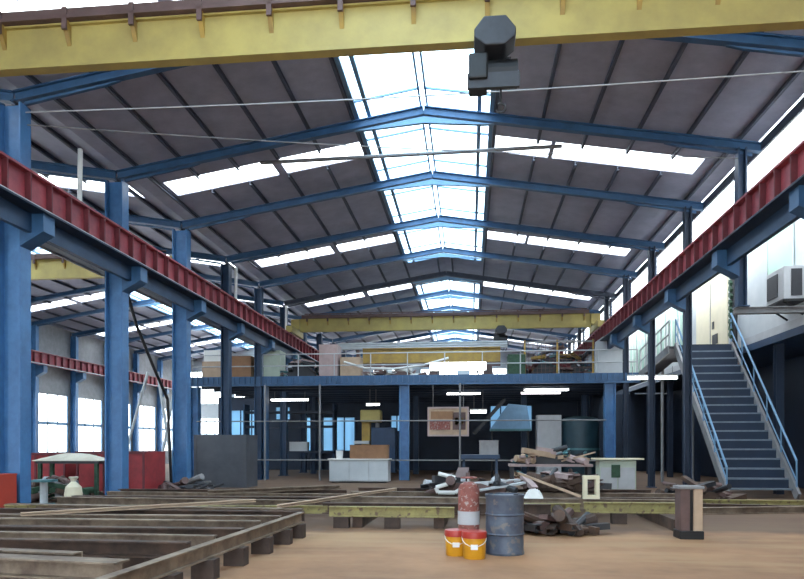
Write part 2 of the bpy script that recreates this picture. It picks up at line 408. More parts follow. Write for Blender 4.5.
# end wall with bright windows
eh = [(-26.5+4.4*k, -26.5+4.4*k+3.4, 1.2, 4.2) for k in range(4)]+[(-26.5+4.4*k, -26.5+4.4*k+3.4, 5.6, 8.6) for k in range(8)]
struct(wbox(-27.6, 12.6, Y1, Y1+.1, 0, 9.6, eh, 'y').build('wall_back', M['clad']))
for h in eh:
    fr = MB()
    for q in range(5): fr.box(h[0]+q*(h[1]-h[0])/4-.04, h[0]+q*(h[1]-h[0])/4+.04, Y1-.04, Y1, h[2], h[3])
    fr.box(h[0], h[1], Y1-.04, Y1, (h[2]+h[3])/2-.04, (h[2]+h[3])/2+.04)
    window(MB().box(h[0], h[1], Y1+.04, Y1+.06, h[2], h[3]), M['pane'], fr, M['ltblue'])
for cx in (XC, LC):
    struct(MB().prism([(cx-8.75, 9.55), (cx+8.75, 9.55), (cx, 10.95)], 'y', Y1, Y1+.1).build('wall_back', M['clad']))
lh = [(Y0+BAY*k+.5, Y0+BAY*(k+1)-.5, 1.2, 5.0) for k in range(1, 11)]
struct(wbox(-27.62, -27.52, 6, Y1, 0, 9.6, lh, 'x').build('wall_left', M['grey']))
for h in lh:
    fr = MB()
    for q in range(4): fr.box(-27.52, -27.48, h[0]+q*(h[1]-h[0])/3-.04, h[0]+q*(h[1]-h[0])/3+.04, h[2], h[3])
    fr.box(-27.52, -27.48, h[0], h[1], 3.0, 3.2)
    window(MB().box(-27.58, -27.56, h[0], h[1], h[2], h[3]), M['pane'], fr, M['ltblue'])

# ---------------------------------------------------------------- mezzanine
mz = empty('mezzanine', (-2.9, 31, 0), 'blue steel mezzanine with ribbed edge on blue columns across the hall', 'mezzanine')
MB().box(-13.4, 8.4, 31.05, 44, 4.72, 4.88).build('deck', M['navy'], mz)
f = MB().box(-13.4, 7.6, 31, 31.05, 4.46, 4.9).box(-13.4, 7.6, 30.9, 31.05, 4.44, 4.52).build('fascia', M['truss'], mz)
rb = None; x = -13.3
while x < 7.5:
    if rb is None: rb = MB().box(x-.05, x+.05, 30.93, 31.0, 4.56, 4.86).build('rib', M['truss'], f)
    else:
        q = rb.copy(); C.objects.link(q); q.parent = f; q.location.x = x+13.3
    x += .26
for i in range(8):
    y = 32.2+i*1.6
    MB().ibeam((-13.3, y, 4.57), (7.0, y, 4.57), .15, .3, .03, .03).build('joist', M['navy'], mz)
for x, w_ in ((-13.2, .4), (-9.75, .26), (-3.05, .46), (6.3, .46)):
    MB().ibeam((x, 31.2, 0), (x, 31.2, 4.44), .42, w_, .04, .05, (1,0,0)).build('column', M['blue' if w_ > .3 else 'truss'], mz)
for x in (-9.0, -3.05, 3.0, 6.3):
    MB().ibeam((x, 38, 0), (x, 38, 4.42), .3, .3, .03, .04, (1,0,0)).build('column', M['dblue'], mz)
hr = MB()
for z in (5.4, 5.95): hr.tube((-13.3, 31.1, z), (7.5, 31.1, z), .028, 8)
for i in range(13): hr.tube((-13.3+i*1.733, 31.1, 4.9), (-13.3+i*1.733, 31.1, 5.95), .025, 8)
hr.build('handrail', M['lgrey'], mz)
# partition behind the mezzanine
ph = [(-16.2, -13.9, 2.3, 4.0), (-11.2, -7.6, 1.3, 3.5), (1.3, 4.0, 2.6, 4.2), (-13.0, -12.0, 3.4, 4.2), (-5.2, -4.4, 2.6, 3.6)]
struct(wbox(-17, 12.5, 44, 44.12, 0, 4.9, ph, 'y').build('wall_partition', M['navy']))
for h in ph:
    fr = MB()
    n = max(2, int((h[1]-h[0])/.62))
    for q in range(n+1): fr.box(h[0]+q*(h[1]-h[0])/n-.04, h[0]+q*(h[1]-h[0])/n+.04, 43.96, 44, h[2], h[3])
    window(MB().box(h[0], h[1], 44.05, 44.07, h[2], h[3]), M['fpane'], fr, M['dblue'])

# pipe barrier below the mezzanine front
br = empty('pipe_barrier', (-3, 30.4, 0), 'thin grey pipe barrier with two rails below the mezzanine front', 'barrier')
for x in (-9.5, -6.9, -.45): MB().tube((x, 30.4, 0), (x, 30.4, 4.44), .045, 8).build('post', M['grey'], br)
for z in (2.75, .95): MB().tube((-12.8, 30.4, z), (6.0, 30.4, z), .03, 8).build('rail', M['grey'], br)

# fluorescent lamps
def lamp(x0, x1, y, z, ztop, label, thick=.1, m='lamp'):
    r = empty('fluorescent_lamp', ((x0+x1)/2, y, z), label, 'lamp', 'fluorescent lamps around the mezzanine')
    MB().box(x0, x1, y-.09, y+.09, z+thick*.55, z+thick*.9).build('housing', M['white'], r)
    for dy in (-.05, .05): MB().tube((x0+.03, y+dy, z+thick*.3), (x1-.03, y+dy, z+thick*.3), thick*.32, 8).build('tube', M[m], r)
    if ztop > z+thick:
        for x in (x0+.2, x1-.2): MB().tube((x, y, z+thick*.9), (x, y, ztop), .012, 6).build('rod', M['grey'], r)
    return r
lamp(-10.3, -8.3, 34.0, 3.95, 4.42, 'lit lamp under the left end of the mezzanine, above the bluish windows', .14)
lamp(-1.2, .55, 34.6, 4.25, 4.42, 'small lit lamp directly under the mezzanine edge near its middle', .14)
lamp(2.6, 4.75, 33.0, 4.28, 4.42, 'upper of the two long lit lamps right of the mezzanine middle', .14)
lamp(2.4, 4.3, 32.4, 4.08, 4.42, 'dimmer lower lamp beneath the pair right of the mezzanine middle', .14, 'ltlamp')
lamp(-5.15, -4.45, 33.0, 3.62, 4.42, 'short lit lamp above the yellow drilling machine', .14)
lamp(.0, .85, 34.2, 3.28, 4.42, 'short lit lamp right of the hanging notice board', .22)
lamp(6.5, 8.5, 28.6, 4.36, 4.9, 'lit lamp under the walkway left of the stair landing', .2)
pl = empty('light_panel', (-.55, 30.8, 5.1), 'broad bright white lamp in front of the mezzanine handrail at its middle', 'lamp')
MB().box(-1.85, .75, 30.86, 30.98, 5.06, 5.46).build('housing', M['white'], pl)
MB().box(-1.8, .7, 30.8, 30.86, 5.1, 5.42).build('diffuser', M['lamp'], pl)
MB().box(-1.5, -1.4, 30.98, 31.1, 4.95, 5.4).box(.3, .4, 30.98, 31.1, 4.95, 5.4).build('bracket', M['grey'], pl)

# ---------------------------------------------------------------- goods on the mezzanine
def crate(name, cat, x0, x1, y0, y1, z0, z1, m, label, group=None, slats=True, lid=None):
    r = empty(name, ((x0+x1)/2, (y0+y1)/2, z0), label, cat, group)
    t = .03
    b = MB().box(x0, x1, y0, y1, z0, z0+t).box(x0, x0+t, y0, y1, z0+t, z1).box(x1-t, x1, y0, y1, z0+t, z1).box(x0+t, x1-t, y0, y0+t, z0+t, z1).box(x0+t, x1-t, y1-t, y1, z0+t, z1)
    b.build('body', m, r)
    MB().box(x0-.01, x1+.01, y0-.01, y1+.01, z1, z1+.03).build('lid', lid or m, r)
    if slats: MB().box(x0+.02, x0+.1, y0-.02, y0, z0, z1).box(x1-.1, x1-.02, y0-.02, y0, z0, z1).box(x0+.1, x1-.1, y0-.02, y0, (z0+z1)/2-.04, (z0+z1)/2+.04).build('batten', lid or m, r)
    return r
D = 4.88
crate('storage_crate', 'crate', -13.2, -12.0, 32, 33, D, 5.75, M['tan'], 'tan crate at the left end of the mezzanine deck')
crate('storage_crate', 'crate', -11.9, -10.7, 32, 33, D, 6.0, M['carton'], 'brown crate on the mezzanine left of the pale green cabinet')
crate('steel_cabinet', 'cabinet', -10.45, -9.25, 32, 33, D, 6.25, M['palegreen'], 'pale green cabinet standing on the left of the mezzanine', slats=False)
crate('storage_crate', 'crate', -13.1, -12.1, 32, 33, 5.78, 6.3, M['white'], 'small white crate stacked on the tan crate')
crate('storage_crate', 'crate', -7.3, -6.4, 32, 33, D, 6.5, M['pink'], 'tall pinkish crate on the mezzanine beside the scrap heap')
crate('storage_crate', 'crate', -6.3, -5.3, 32.2, 33, D, 5.9, M['tan'], 'low tan crate right of the tall pinkish crate')
crate('storage_crate', 'crate', 1.8, 2.6, 32, 33, D, 5.9, M['dgreen'], 'small dark green crate on the mezzanine beneath the far hoist')
# white board and sheet stack at the right end
tag(MB().prism([(5.95, D), (7.45, D), (7.3, 6.9), (6.7, 7.1), (6.0, 6.6)], 'y', 33.0, 33.12).build('plaster_board', M['lgrey']), 'upright pale grey board at the right end of the mezzanine', 'board')
def heap(name, cat, x0, x1, y0, y1, z0, h, mats, label, n=26):
    r = empty(name, ((x0+x1)/2, (y0+y1)/2, z0), label, cat)
    mbs = [MB() for _ in mats]
    for i in range(n):
        x = R.uniform(x0, x1); y = R.uniform(y0, y1); q = (1-abs(2*(x-x0)/(x1-x0)-1)**2)
        z = z0+.06+R.random()*h*(.25+.75*q)*.8; L = R.uniform(.2, .6)
        a = R.uniform(0, math.pi); t = R.uniform(-.35, .35)
        d = Vector((math.cos(a)*math.cos(t), math.sin(a)*math.cos(t), math.sin(t)))*L
        zl = max(z, z0+abs(d.z)+.08)
        k = R.randrange(len(mats))
        P = Vector((x, y, zl))
        [lambda: mbs[k].bar(P-d, P+d, R.uniform(.08, .3), R.uniform(.04, .18)), lambda: mbs[k].tube(P-d, P+d, R.uniform(.03, .12), 9), lambda: mbs[k].chan(P-d, P+d, .15, .12, .02)][R.randrange(3)]()
    mbs[0].prism([(x0, z0), (x1, z0), (x0*.3+x1*.7, z0+h*.5), (x0*.7+x1*.3, z0+h*.55)], 'y', y0+.1, y1-.1)
    for mb, m in zip(mbs, mats):
        if len(mb.bm.verts): 
            o = mb.build('scrap_pieces', m, r); o['kind'] = 'stuff'
    return r
heap('scrap_heap', 'scrap', -9.1, -7.4, 32, 33.2, D, 1.3, [M['dgrey'], M['pink'], M['lgrey'], M['teal']], 'heap of dark and pale parts on the mezzanine left of the pinkish crate', 34)
heap('scrap_heap', 'scrap', -5.2, -2.2, 32, 32.9, D+.02, .6, [M['brown'], M['white'], M['pink']], 'low heap of brown and white parts under the spare yellow girder', 30)
heap('scrap_heap', 'scrap', 2.7, 5.9, 33.4, 34.8, D, 1.9, [M['dgrey'], M['brown'], M['ochre'], M['rust'], M['teal']], 'tall heap of dark brown parts inside the mesh cage on the mezzanine', 70)
tag(MB().path([(-6.0, 31.6, 5.62), (-5.0, 31.6, 5.32), (-3.6, 31.6, 5.26), (-2.2, 31.6, 5.42), (-1.0, 31.6, 5.75)], .055, 10).build('white_hose', M['white']), 'long sagging white hose lying along the mezzanine front', 'hose')
sg = empty('spare_girder', (-1.8, 33.6, D), 'spare yellow brown girder lying on stands on the mezzanine', 'girder')
MB().ibeam((-5.4, 33.6, 6.15), (1.5, 33.6, 6.15), .3, .75, .04, .06).build('beam', M['ochre'], sg)
MB().box(-5.4, 1.5, 33.42, 33.46, 5.55, 5.74).build('lower_flange_plate', M['brown'], sg)
for x in (-4.6, -1.8, .9): MB().prism([(x-.3, D), (x+.3, D), (x+.15, 5.78), (x-.15, 5.78)], 'y', 33.45, 33.75).build('stand', M['brown'], sg)
sg2 = empty('pipe_bundle', (-3, 34.6, D), 'pale pipes lying on top of a frame behind the spare girder', 'pipes')
for z in (6.66, 6.8, 6.94): MB().tube((-6.9, 34.6+(z-6.8), z), (1.9, 34.6+(z-6.8), z), .07, 9).build('pipe', M['lgrey'], sg2)
for x in (-5.8, 1.0): MB().box(x-.08, x+.08, 34.4, 34.8, D, 6.6).build('stand', M['brown'], sg2)
cg = empty('mesh_cage', (4.3, 33.1, D), 'brown wire mesh cage with ochre posts on the right of the mezzanine', 'cage')
mm = MB()
for i in range(17): mm.tube((2.65+i*.2, 33.05, D), (2.65+i*.2, 33.05, 6.6), .01, 5)
for i in range(9): mm.tube((2.65, 33.05, D+.1+i*.2), (5.9, 33.05, D+.1+i*.2), .01, 5)
mm.build('mesh', M['brown'], cg)
for x in (2.65, 4.2, 5.9): MB().box(x-.04, x+.04, 33.0, 33.1, D, 6.75).build('post', M['ochre'], cg)
MB().box(2.6, 5.95, 33.0, 33.1, 6.62, 6.7).build('top_rail', M['grey'], cg)

# ---------------------------------------------------------------- under the mezzanine
crate('machine_enclosure', 'enclosure', -10.6, -8.5, 24.9, 26.2, 0, 2.0, M['panel'], 'large dark grey sheet metal enclosure left under the mezzanine', slats=True)
wc = empty('white_cabinet', (-4.8, 29, 0), 'low wide white cabinet under the mezzanine left of the middle column', 'cabinet')
MB().box(-6.1, -3.5, 28.7, 29.5, .06, 1.0).build('body', M['lgrey'], wc, .01)
MB().box(-6.15, -3.45, 28.6, 29.55, 1.0, 1.05).build('top', M['white'], wc)
for i in range(3): MB().box(-6.06+i*.86, -5.24+i*.86, 28.67, 28.7, .1, .95).build('door', M['clad'], wc)
MB().box(-6.0, -3.6, 28.8, 29.4, 0, .06).build('plinth', M['dgrey'], wc)
crate('carton', 'box', -5.2, -3.55, 28.75, 29.4, 1.05, 1.62, M['carton'], 'wide brown carton on the low white cabinet')
b1 = empty('paint_bucket', (-5.7, 29.0, 1.05), 'white bucket on the left end of the low white cabinet', 'bucket')
MB().lathe([(.14, 1.05), (.17, 1.4)], -5.7, 29.0).build('body', M['white'], b1); MB().lathe([(.175, 1.4), (.175, 1.43)], -5.7, 29.0).build('lid', M['ltblue'], b1)
dm = empty('drilling_machine', (-4.9, 32.4, 0), 'yellow column drilling machine with dark blue cabinet under the mezzanine', 'machine')
MB().box(-5.5, -4.0, 32.0, 33.0, 0, .3).build('base', M['dgrey'], dm)
MB().box(-5.25, -4.85, 32.3, 32.7, .3, 3.3).build('column', M['ochre'], dm)
MB().box(-5.3, -4.3, 32.1, 32.8, 2.75, 3.35).build('head', M['yellow'], dm, .06)
MB().tube((-4.5, 32.45, 2.1), (-4.5, 32.45, 2.75), .1).build('spindle', M['grey'], dm)
MB().box(-4.8, -3.6, 32.3, 33.0, .3, 2.5).build('control_cabinet', M['dblue'], dm, .02)
MB().box(-5.6, -4.85, 32.0, 32.6, 1.7, 1.85).build('table', M['lgrey'], dm)
nb = empty('notice_board', (-1, 30.9, 2.05), 'hanging framed board with brown and red patches left of middle barrier post', 'board')
MB().box(-1.9, -.1, 30.95, 31.0, 2.1, 3.35).build('panel', M['tan'], nb)
fr = MB().box(-1.95, -.05, 30.9, 31.0, 3.33, 3.4).box(-1.95, -.05, 30.9, 31.0, 2.05, 2.12).box(-1.95, -1.88, 30.9, 31.0, 2.12, 3.33).box(-.12, -.05, 30.9, 31.0, 2.12, 3.33); fr.build('frame', M['pink'], nb)
for (a, b_, c, d, m) in ((-1.85, -.9, 2.35, 2.75, 'gas'), (-1.8, -.75, 2.85, 3.2, 'carton'), (-.8, -.2, 2.35, 3.15, 'brown'), (-.7, -.3, 2.6, 2.9, 'ochre')):
    MB().box(a, b_, 30.92, 30.95, c, d).build('poster', M[m], nb)
for x in (-1.7, -.3): MB().tube((x, 30.97, 3.4), (x, 30.97, 4.44), .012, 6).build('rod', M['grey'], nb)
lk = empty('tall_locker', (3.85, 33, 0), 'tall pale grey locker under the mezzanine left of the dark tank', 'locker')
MB().box(3.25, 4.4, 33.0, 33.8, 0, 3.1).build('body', M['lgrey'], lk, .01)
for x in (3.29, 3.86): MB().box(x, x+.5, 32.97, 33.0, .1, 3.0).build('door', M['lgrey'], lk)
dt = empty('dark_tank', (5.2, 32.8, 0), 'dark teal steel tank under the mezzanine beside the right blue column', 'tank')
MB().lathe([(.85, .2), (.9, .3), (.9, 2.7), (.8, 2.95), (.3, 3.05)], 5.35, 33.4, 28).build('shell', mat('dark_teal_paint', '#22404c', .5), dt, 0, True)
MB().lathe([(.93, 1.4), (.93, 1.5)], 5.35, 33.4, 28).build('band', M['teal'], dt)
MB().box(4.8, 5.9, 33.0, 33.8, 0, .2).build('base', M['dgrey'], dt)
hv = empty('vent_hood', (2, 33.5, 2.4), 'pale blue sheet metal hood with slanting dark duct under the mezzanine', 'hood')
MB().prism([(1.0, 2.45), (3.0, 2.45), (2.8, 3.6), (1.9, 3.7)], 'y', 33.6, 34.4).build('hood', M['ltblue'], hv)
MB().bar((.2, 33.4, 2.2), (1.7, 33.4, 3.9), .18, .18).build('duct', M['dgrey'], hv)
MB().box(1.0, 3.0, 33.5, 34.4, 2.35, 2.45).build('rim', M['teal'], hv)
for x in (1.1, 2.9): MB().tube((x, 34.0, 0), (x, 34.0, 2.36), .04).build('leg', M['dgrey'], hv)
for i, (x, y) in enumerate(((-8.6, 30.0), (-7.9, 31.8))):
    pass
rk = empty('pipe_rack', (-8.3, 36, 0), 'dark shelving rack under the left part of the mezzanine', 'rack')
for x in (-12.4, -10.3, -7.4): MB().box(x-.05, x+.05, 35.9, 36.7, 0, 3.9).build('upright', M['dblue'], rk)
for z in (1.2, 2.6, 3.4): MB().box(-12.45, -7.35, 35.9, 36.7, z, z+.12).build('shelf', M['navy'], rk)
crate('storage_crate', 'crate', -9.9, -8.9, 36.1, 36.6, 1.32, 1.8, M['clad'], 'small pale crate on the dark rack, left of the bluish windows')
# items in front of the mezzanine
wk = empty('work_cabinet', (5.1, 24, 0), 'worn white cabinet with pale top near the right mezzanine column', 'cabinet')
MB().box(4.5, 5.75, 24.0, 24.7, .05, 1.1).build('body', M['palegreen'], wk, .01)
MB().box(4.35, 6.0, 23.9, 24.8, 1.12, 1.17).build('top', M['cream'], wk)
MB().box(4.5, 5.75, 24.1, 24.6, 0, .05).build('plinth', M['dgrey'], wk)
MB().box(4.54, 5.1, 23.97, 24.0, .1, .85).box(5.14, 5.7, 23.97, 24.0, .1, .85).build('door', M['lgrey'], wk)
MB().box(4.9, 5.2, 23.95, 23.97, .5, .95).build('stain_patch', M['dgreen'], wk)
wb = empty('workbench', (2.6, 22.6, 0), 'cluttered dark workbench in front of the mezzanine right of the drum', 'workbench')
MB().box(1.3, 4.0, 22.4, 23.2, .92, 1.0).build('top', M['pink'], wb)
for x in (1.4, 3.9):
    for y in (22.5, 23.1): MB().box(x-.05, x+.05, y-.05, y+.05, 0, .92).build('leg', M['dgrey'], wb)
MB().box(1.35, 3.95, 22.5, 23.1, .3, .36).build('shelf', M['brown'], wb)
heap('scrap_heap', 'scrap', 1.5, 3.8, 22.5, 23.1, 1.0, .5, [M['dgrey'], M['tan'], M['teal'], M['pink']], 'tools and offcuts heaped on the dark workbench', 26)
heap('scrap_heap', 'scrap', 1.5, 3.8, 22.55, 23.05, .36, .35, [M['brown'], M['tan'], M['teal']], 'offcuts lying on the lower shelf of the dark workbench', 14)
tb = empty('steel_trestle', (.3, 21.6, 0), 'dark blue steel trestle behind the drum', 'trestle')
MB().box(-.3, .95, 21.5, 22.1, 1.2, 1.32).build('top', M['dblue'], tb)
for x in (-.2, .85): MB().bar((x, 21.6, 0), (x, 21.8, 1.2), .08, .08).build('leg', M['dblue'], tb)
for x in (-.2, .85): MB().bar((x, 22.0, 0), (x, 21.8, 1.2), .08, .08).build('leg', M['dblue'], tb)
crate('storage_crate', 'crate', .3, .9, 21.55, 22.0, 1.32, 1.75, M['grey'], 'grey box on the dark blue trestle behind the drum', slats=False)

# ---------------------------------------------------------------- right: cabin, stairs, landing
cb = empty('site_cabin', (11.2, 30, 5.3), 'long pale raised cabin on the right above the stairs', 'cabin')
MB().box(10.0, 12.4, 15, 44, 5.5, 8.9).build('body', M['clad'], cb)
MB().box(9.92, 12.4, 15, 44, 5.22, 5.34).box(9.96, 12.4, 15, 44, 5.34, 5.5).build('floor_edge', M['lgrey'], cb)
MB().box(9.9, 12.4, 15, 44, 4.98, 5.22).build('floor_beam', M['dblue'], cb)
w = MB().box(9.97, 10.0, 21.9, 23.7, 6.85, 8.75).build('window', M['green'], cb)
MB().box(9.95, 9.97, 21.85, 23.75, 8.72, 8.78).box(9.95, 9.97, 21.85, 23.75, 6.8, 6.86).box(9.95, 9.97, 21.85, 21.91, 6.86, 8.72).box(9.95, 9.97, 23.69, 23.75, 6.86, 8.72).build('window_frame', M['clad'], w)
dr = MB().box(9.95, 10.0, 27.2, 30.8, 5.5, 8.5).build('door', M['cream'], cb)
MB().box(9.93, 9.95, 29.0, 29.04, 5.5, 8.5).build('door_seam', M['grey'], dr)
MB().box(9.92, 9.95, 28.2, 28.75, 5.75, 6.15).build('door_plate', M['dgrey'], dr)
MB().box(9.92, 9.95, 28.6, 28.78, 6.4, 6.7).build('sign', M['dgrey'], dr)
for i in range(6):
    y = 31.6+i*2.0
    g = MB().box(9.96, 10.0, y, y+1.5, 6.0, 8.4).build('window', M['green'], cb)
    MB().box(9.93, 9.96, y-.06, y, 5.95, 7.85).box(9.93, 9.96, y+1.5, y+1.56, 5.95, 7.85).box(9.93, 9.96, y+.7, y+.8, 6.0, 7.8).build('window_frame', M['white'], g)
for i in range(8):
    y = 15.3+i*4.05
    MB().ibeam((10.2, y, 0), (10.2, y, 4.98), .25, .25, .03, .04).build('column', M['truss' if y < 20 else 'navy'], cb)
ac = empty('air_conditioner', (9.6, 21.9, 5.9), 'white outdoor air conditioner box on black bracket on the cabin wall', 'air conditioner')
MB().box(9.35, 9.94, 21.1, 22.3, 6.0, 7.0).build('casing', M['lgrey'], ac, .02)
MB().box(9.32, 9.35, 21.5, 22.2, 6.15, 6.85).build('grille', M['dgrey'], ac)
MB().box(9.55, 9.85, 21.06, 21.1, 6.1, 6.9).build('side_vent', M['dgrey'], ac)
MB().box(9.3, 9.95, 21.05, 22.35, 5.93, 6.0).bar((9.94, 21.2, 5.55), (9.36, 21.2, 5.95), .05, .05).bar((9.94, 22.2, 5.55), (9.36, 22.2, 5.95), .05, .05).build('bracket', M['black'], ac)
cbl = empty('cable_riser', (9.8, 26.6, 5.5), 'dark cable riser with green bundles between the cream door and the pale wall', 'cables')
MB().box(9.85, 9.99, 26.3, 26.6, 5.5, 8.8).build('tray', M['dgrey'], cbl)
gb = MB()
for i in range(13): gb.bar((9.8, 26.35+.03*(i%3), 5.7+i*.25), (9.82, 26.6, 5.86+i*.25), .1, .14)
gb.build('cable_bundle', M['dgreen'], cbl)

st = empty('steel_staircase', (8.8, 21.3, 0), 'steep grey blue steel staircase with handrails leading up to the cabin', 'stairs')
N = 17; rise = 5.46/(N+1); run = (26.4-21.3)/(N+1)
for sx in (7.78, 9.8):
    MB().bar((sx, 21.2, -.0+.06), (sx, 26.45, 5.42), .08, .3).build('stringer', M['grey'], st)
for i in range(N):
    y = 21.3+(i+.55)*run; z = rise*(i+1)
    MB().box(7.82, 9.76, y-.02, y+.3, z-.05, z).build('tread', M['tread'], st)
    MB().box(7.82, 9.76, y+.26, y+.28, z, z+rise-.05).build('riser', M['navy'], st)
for sx, m, hh in ((7.78, 'ltblue', 0), (9.8, 'ltblue', .2)):
    h = MB().tube((sx, 21.3, .95+hh), (sx, 26.4, 6.4+hh), .035, 8).build('handrail', M[m], st)
    MB().tube((sx, 21.3, .55), (sx, 26.4, 5.95), .022, 8).build('mid_rail', M[m], h)
    for i in range(6):
        t = i/5; MB().tube((sx, 21.3+5.1*t, .1+5.35*t), (sx, 21.3+5.1*t, .95+hh+5.45*t), .025, 8).build('baluster', M[m], h)
ld = empty('stair_landing', (8.8, 27.2, 5.3), 'steel landing at the stair head beneath the cream door', 'landing')
MB().box(8.4, 9.88, 26.45, 31.0, 5.34, 5.46).build('deck', M['dgrey'], ld)
MB().chan((8.35, 26.45, 5.28), (8.35, 31.0, 5.28), .1, .3).build('edge_beam', M['grey'], ld)
for y in (26.6, 30.6): MB().tube((8.45, y, 0), (8.45, y, 5.3), .07, 10).build('post', M['grey'], ld)
MB().tube((7.6, 24.2, 0), (7.6, 24.2, 2.9), .06, 10).build('brace_post', M['grey'], ld)
r_ = MB()
for z in (5.95, 6.45): r_.tube((7.6, 26.6, z-.05), (7.6, 31.0, z-.55), .03, 8)
for i in range(5): r_.tube((7.6, 26.6+i*1.1, 5.36-i*.125), (7.6, 26.6+i*1.1, 6.4-i*.125), .028, 8)
r_.build('handrail', M['lgrey'], ld)
wy = empty('gangway', (7.9, 30, 4.9), 'short sloping steel gangway joining the mezzanine and the stair landing', 'walkway')
MB().bar((7.95, 31.0, 4.82), (7.95, 26.5, 5.36), .76, .1).build('deck', M['dgrey'], wy)
MB().bar((7.55, 31.0, 4.75), (7.55, 26.5, 5.29), .06, .3).build('edge_beam', M['grey'], wy)

# ---------------------------------------------------------------- steel sections on the floor
def beam(name, p0, p1, w, h, m, label, group, kind='i'):
    mb = MB()
    {'i': lambda: mb.ibeam(p0, p1, w, h, .02, .03), 'c': lambda: mb.chan(p0, p1, w, h, .02), 'b': lambda: mb.bar(p0, p1, w, h)}[kind]()
    return tag(mb.build(name, M[m]), label, 'beam', group)
G1 = 'steel sections laid out on the left floor'
beam('steel_beam', (-3.0, 11.7, .33), (-3.3, 5.0, .33), .12, .18, 'girt', 'long edge beam running towards the camera along the brown floor, on dark blocks', G1)
for i, y in enumerate((5.9, 6.85, 7.8, 8.75, 9.75, 10.7, 11.45)):
    x = -3.0-.3*(11.7-y)/6.7
    bk = MB().box(x-.14, x+.14, y-.1, y+.1, 0, .24).build('timber_block', M['block'])
    tag(bk, 'dark timber block under the long edge beam, %s to the camera' % ORD[i], 'block', 'dark blocks under the edge beam')
for i, x in enumerate((-4.6, -6.8, -9.2)):
    beam('bearer_beam', (x, 6.0+i*1.1, .11), (x+.2, 17.8, .11), .2, .22, 'rustbeam', 'low rusty bearer running away from camera beneath the laid beams, %s from the edge beam' % ('first', 'second', 'third')[i], 'rusty bearers under the beams', 'b')
ys = [(6.55, -12.5, -3.55, 'girt', .26, .20, -.75, 'i'), (7.15, -12.5, -4.4, 'girt', .16, .18, -.75, 'c'), (7.95, -10.5, -3.45, 'rustbeam', .14, .2, -.1, 'c'),
      (8.7, -11.5, -3.4, 'girt', .12, .18, -.2, 'i'), (9.5, -11.8, -3.3, 'rustbeam', .2, .18, .1, 'i'), (10.3, -11.8, -3.3, 'girt', .14, .2, 0, 'c'),
      (11.1, -9.2, -3.2, 'girt', .16, .2, .25, 'i'), (11.9, -12.5, -3.0, 'rustbeam', .14, .2, 0, 'c'), (12.6, -12.6, -3.2, 'girt', .2, .18, -.5, 'i'),
      (13.5, -11.8, -2.9, 'oldyellow', .12, .16, .5, 'i'), (14.4, -11.5, -3.4, 'girt', .16, .2, -.3, 'c'), (15.3, -9.4, -3.2, 'rustbeam', .2, .2, .2, 'i'), (16.3, -9.4, -3.0, 'girt', .14, .2, -.3, 'i'), (17.2, -9.3, -3.2, 'rustbeam', .16, .24, .2, 'c')]
for i, (y, x0, x1, m, w_, h_, dy, kd) in enumerate(ys):
    colr = {'girt': 'grey brown', 'rustbeam': 'dark rusty', 'oldyellow': 'faded yellow'}[m]
    x0 = max(x0, -9.6) if 11 < y < 99 or True else x0
    beam('steel_beam', (x0, y-dy, .22+h_/2), (x1, y, .22+h_/2), w_, h_, m, '%s beam lying across the left bearers, row %d counted from the camera' % (colr, i+1), G1, kd)
G2 = 'steel sections laid out across the middle floor'
for i, x in enumerate((-2.2, -.6, 1.6, 3.9)):
    beam('bearer_beam', (x, 13.0, .11), (x+.1, 18.2, .11), .2, .22, 'rustbeam', 'low rusty bearer under the middle beams, %s from the left' % ('first', 'second', 'third', 'fourth')[i], 'rusty bearers under the middle beams', 'b')
mid = [(12.95, -2.75, -.3, 'oldyellow', .14, .2, 0, 'i', 'faded yellow beam at the front of the middle stack left of the drum'),
       (14.2, 2.35, 4.4, 'oldyellow', .14, .22, 0, 'i', 'faded yellow beam at the front right of the floor stack beyond the drum'),
       (14.35, .9, 2.3, 'oldyellow', .12, .18, .1, 'c', 'short faded yellow channel just left of the front right yellow beam'),
       (13.6, -3.0, 1.6, 'rustbeam', .16, .22, .1, 'i', 'dark rusty beam just behind the faded yellow left beam'),
       (15.0, -3.2, 4.8, 'girt', .14, .22, -.2, 'i', 'grey brown long beam through the middle of the floor stack'),
       (15.8, -2.9, 5.0, 'rustbeam', .2, .2, .3, 'c', 'dark rusty long channel two rows behind the yellow beams'),
       (16.7, -3.0, 4.9, 'girt', .14, .24, .0, 'i', 'grey brown long beam third row behind the yellow beams'),
       (17.7, -3.0, 4.6, 'rustbeam', .16, .26, -.2, 'i', 'dark rusty beam at the back of the floor stack')]
for y, x0, x1, m, w_, h_, dy, kd, lab in mid:
    beam('steel_beam', (x0, y-dy, .22+h_/2), (x1, y, .22+h_/2), w_, h_, m, lab, G2, kd)
for i, (x, y) in enumerate(((-1.5, 12.95), (-2.5, 12.95))):
    tag(MB().box(x-.15, x+.15, y-.1, y+.1, 0, .22).build('timber_block', M['block']), ('dark timber block under the faded yellow left beam, nearer the drum', 'dark timber block under the left end of the faded yellow left beam')[i], 'block')
tag(MB().box(2.9, 3.2, 14.1, 14.3, 0, .22).build('timber_block', M['block']), 'dark timber block under the faded yellow right beam', 'block')
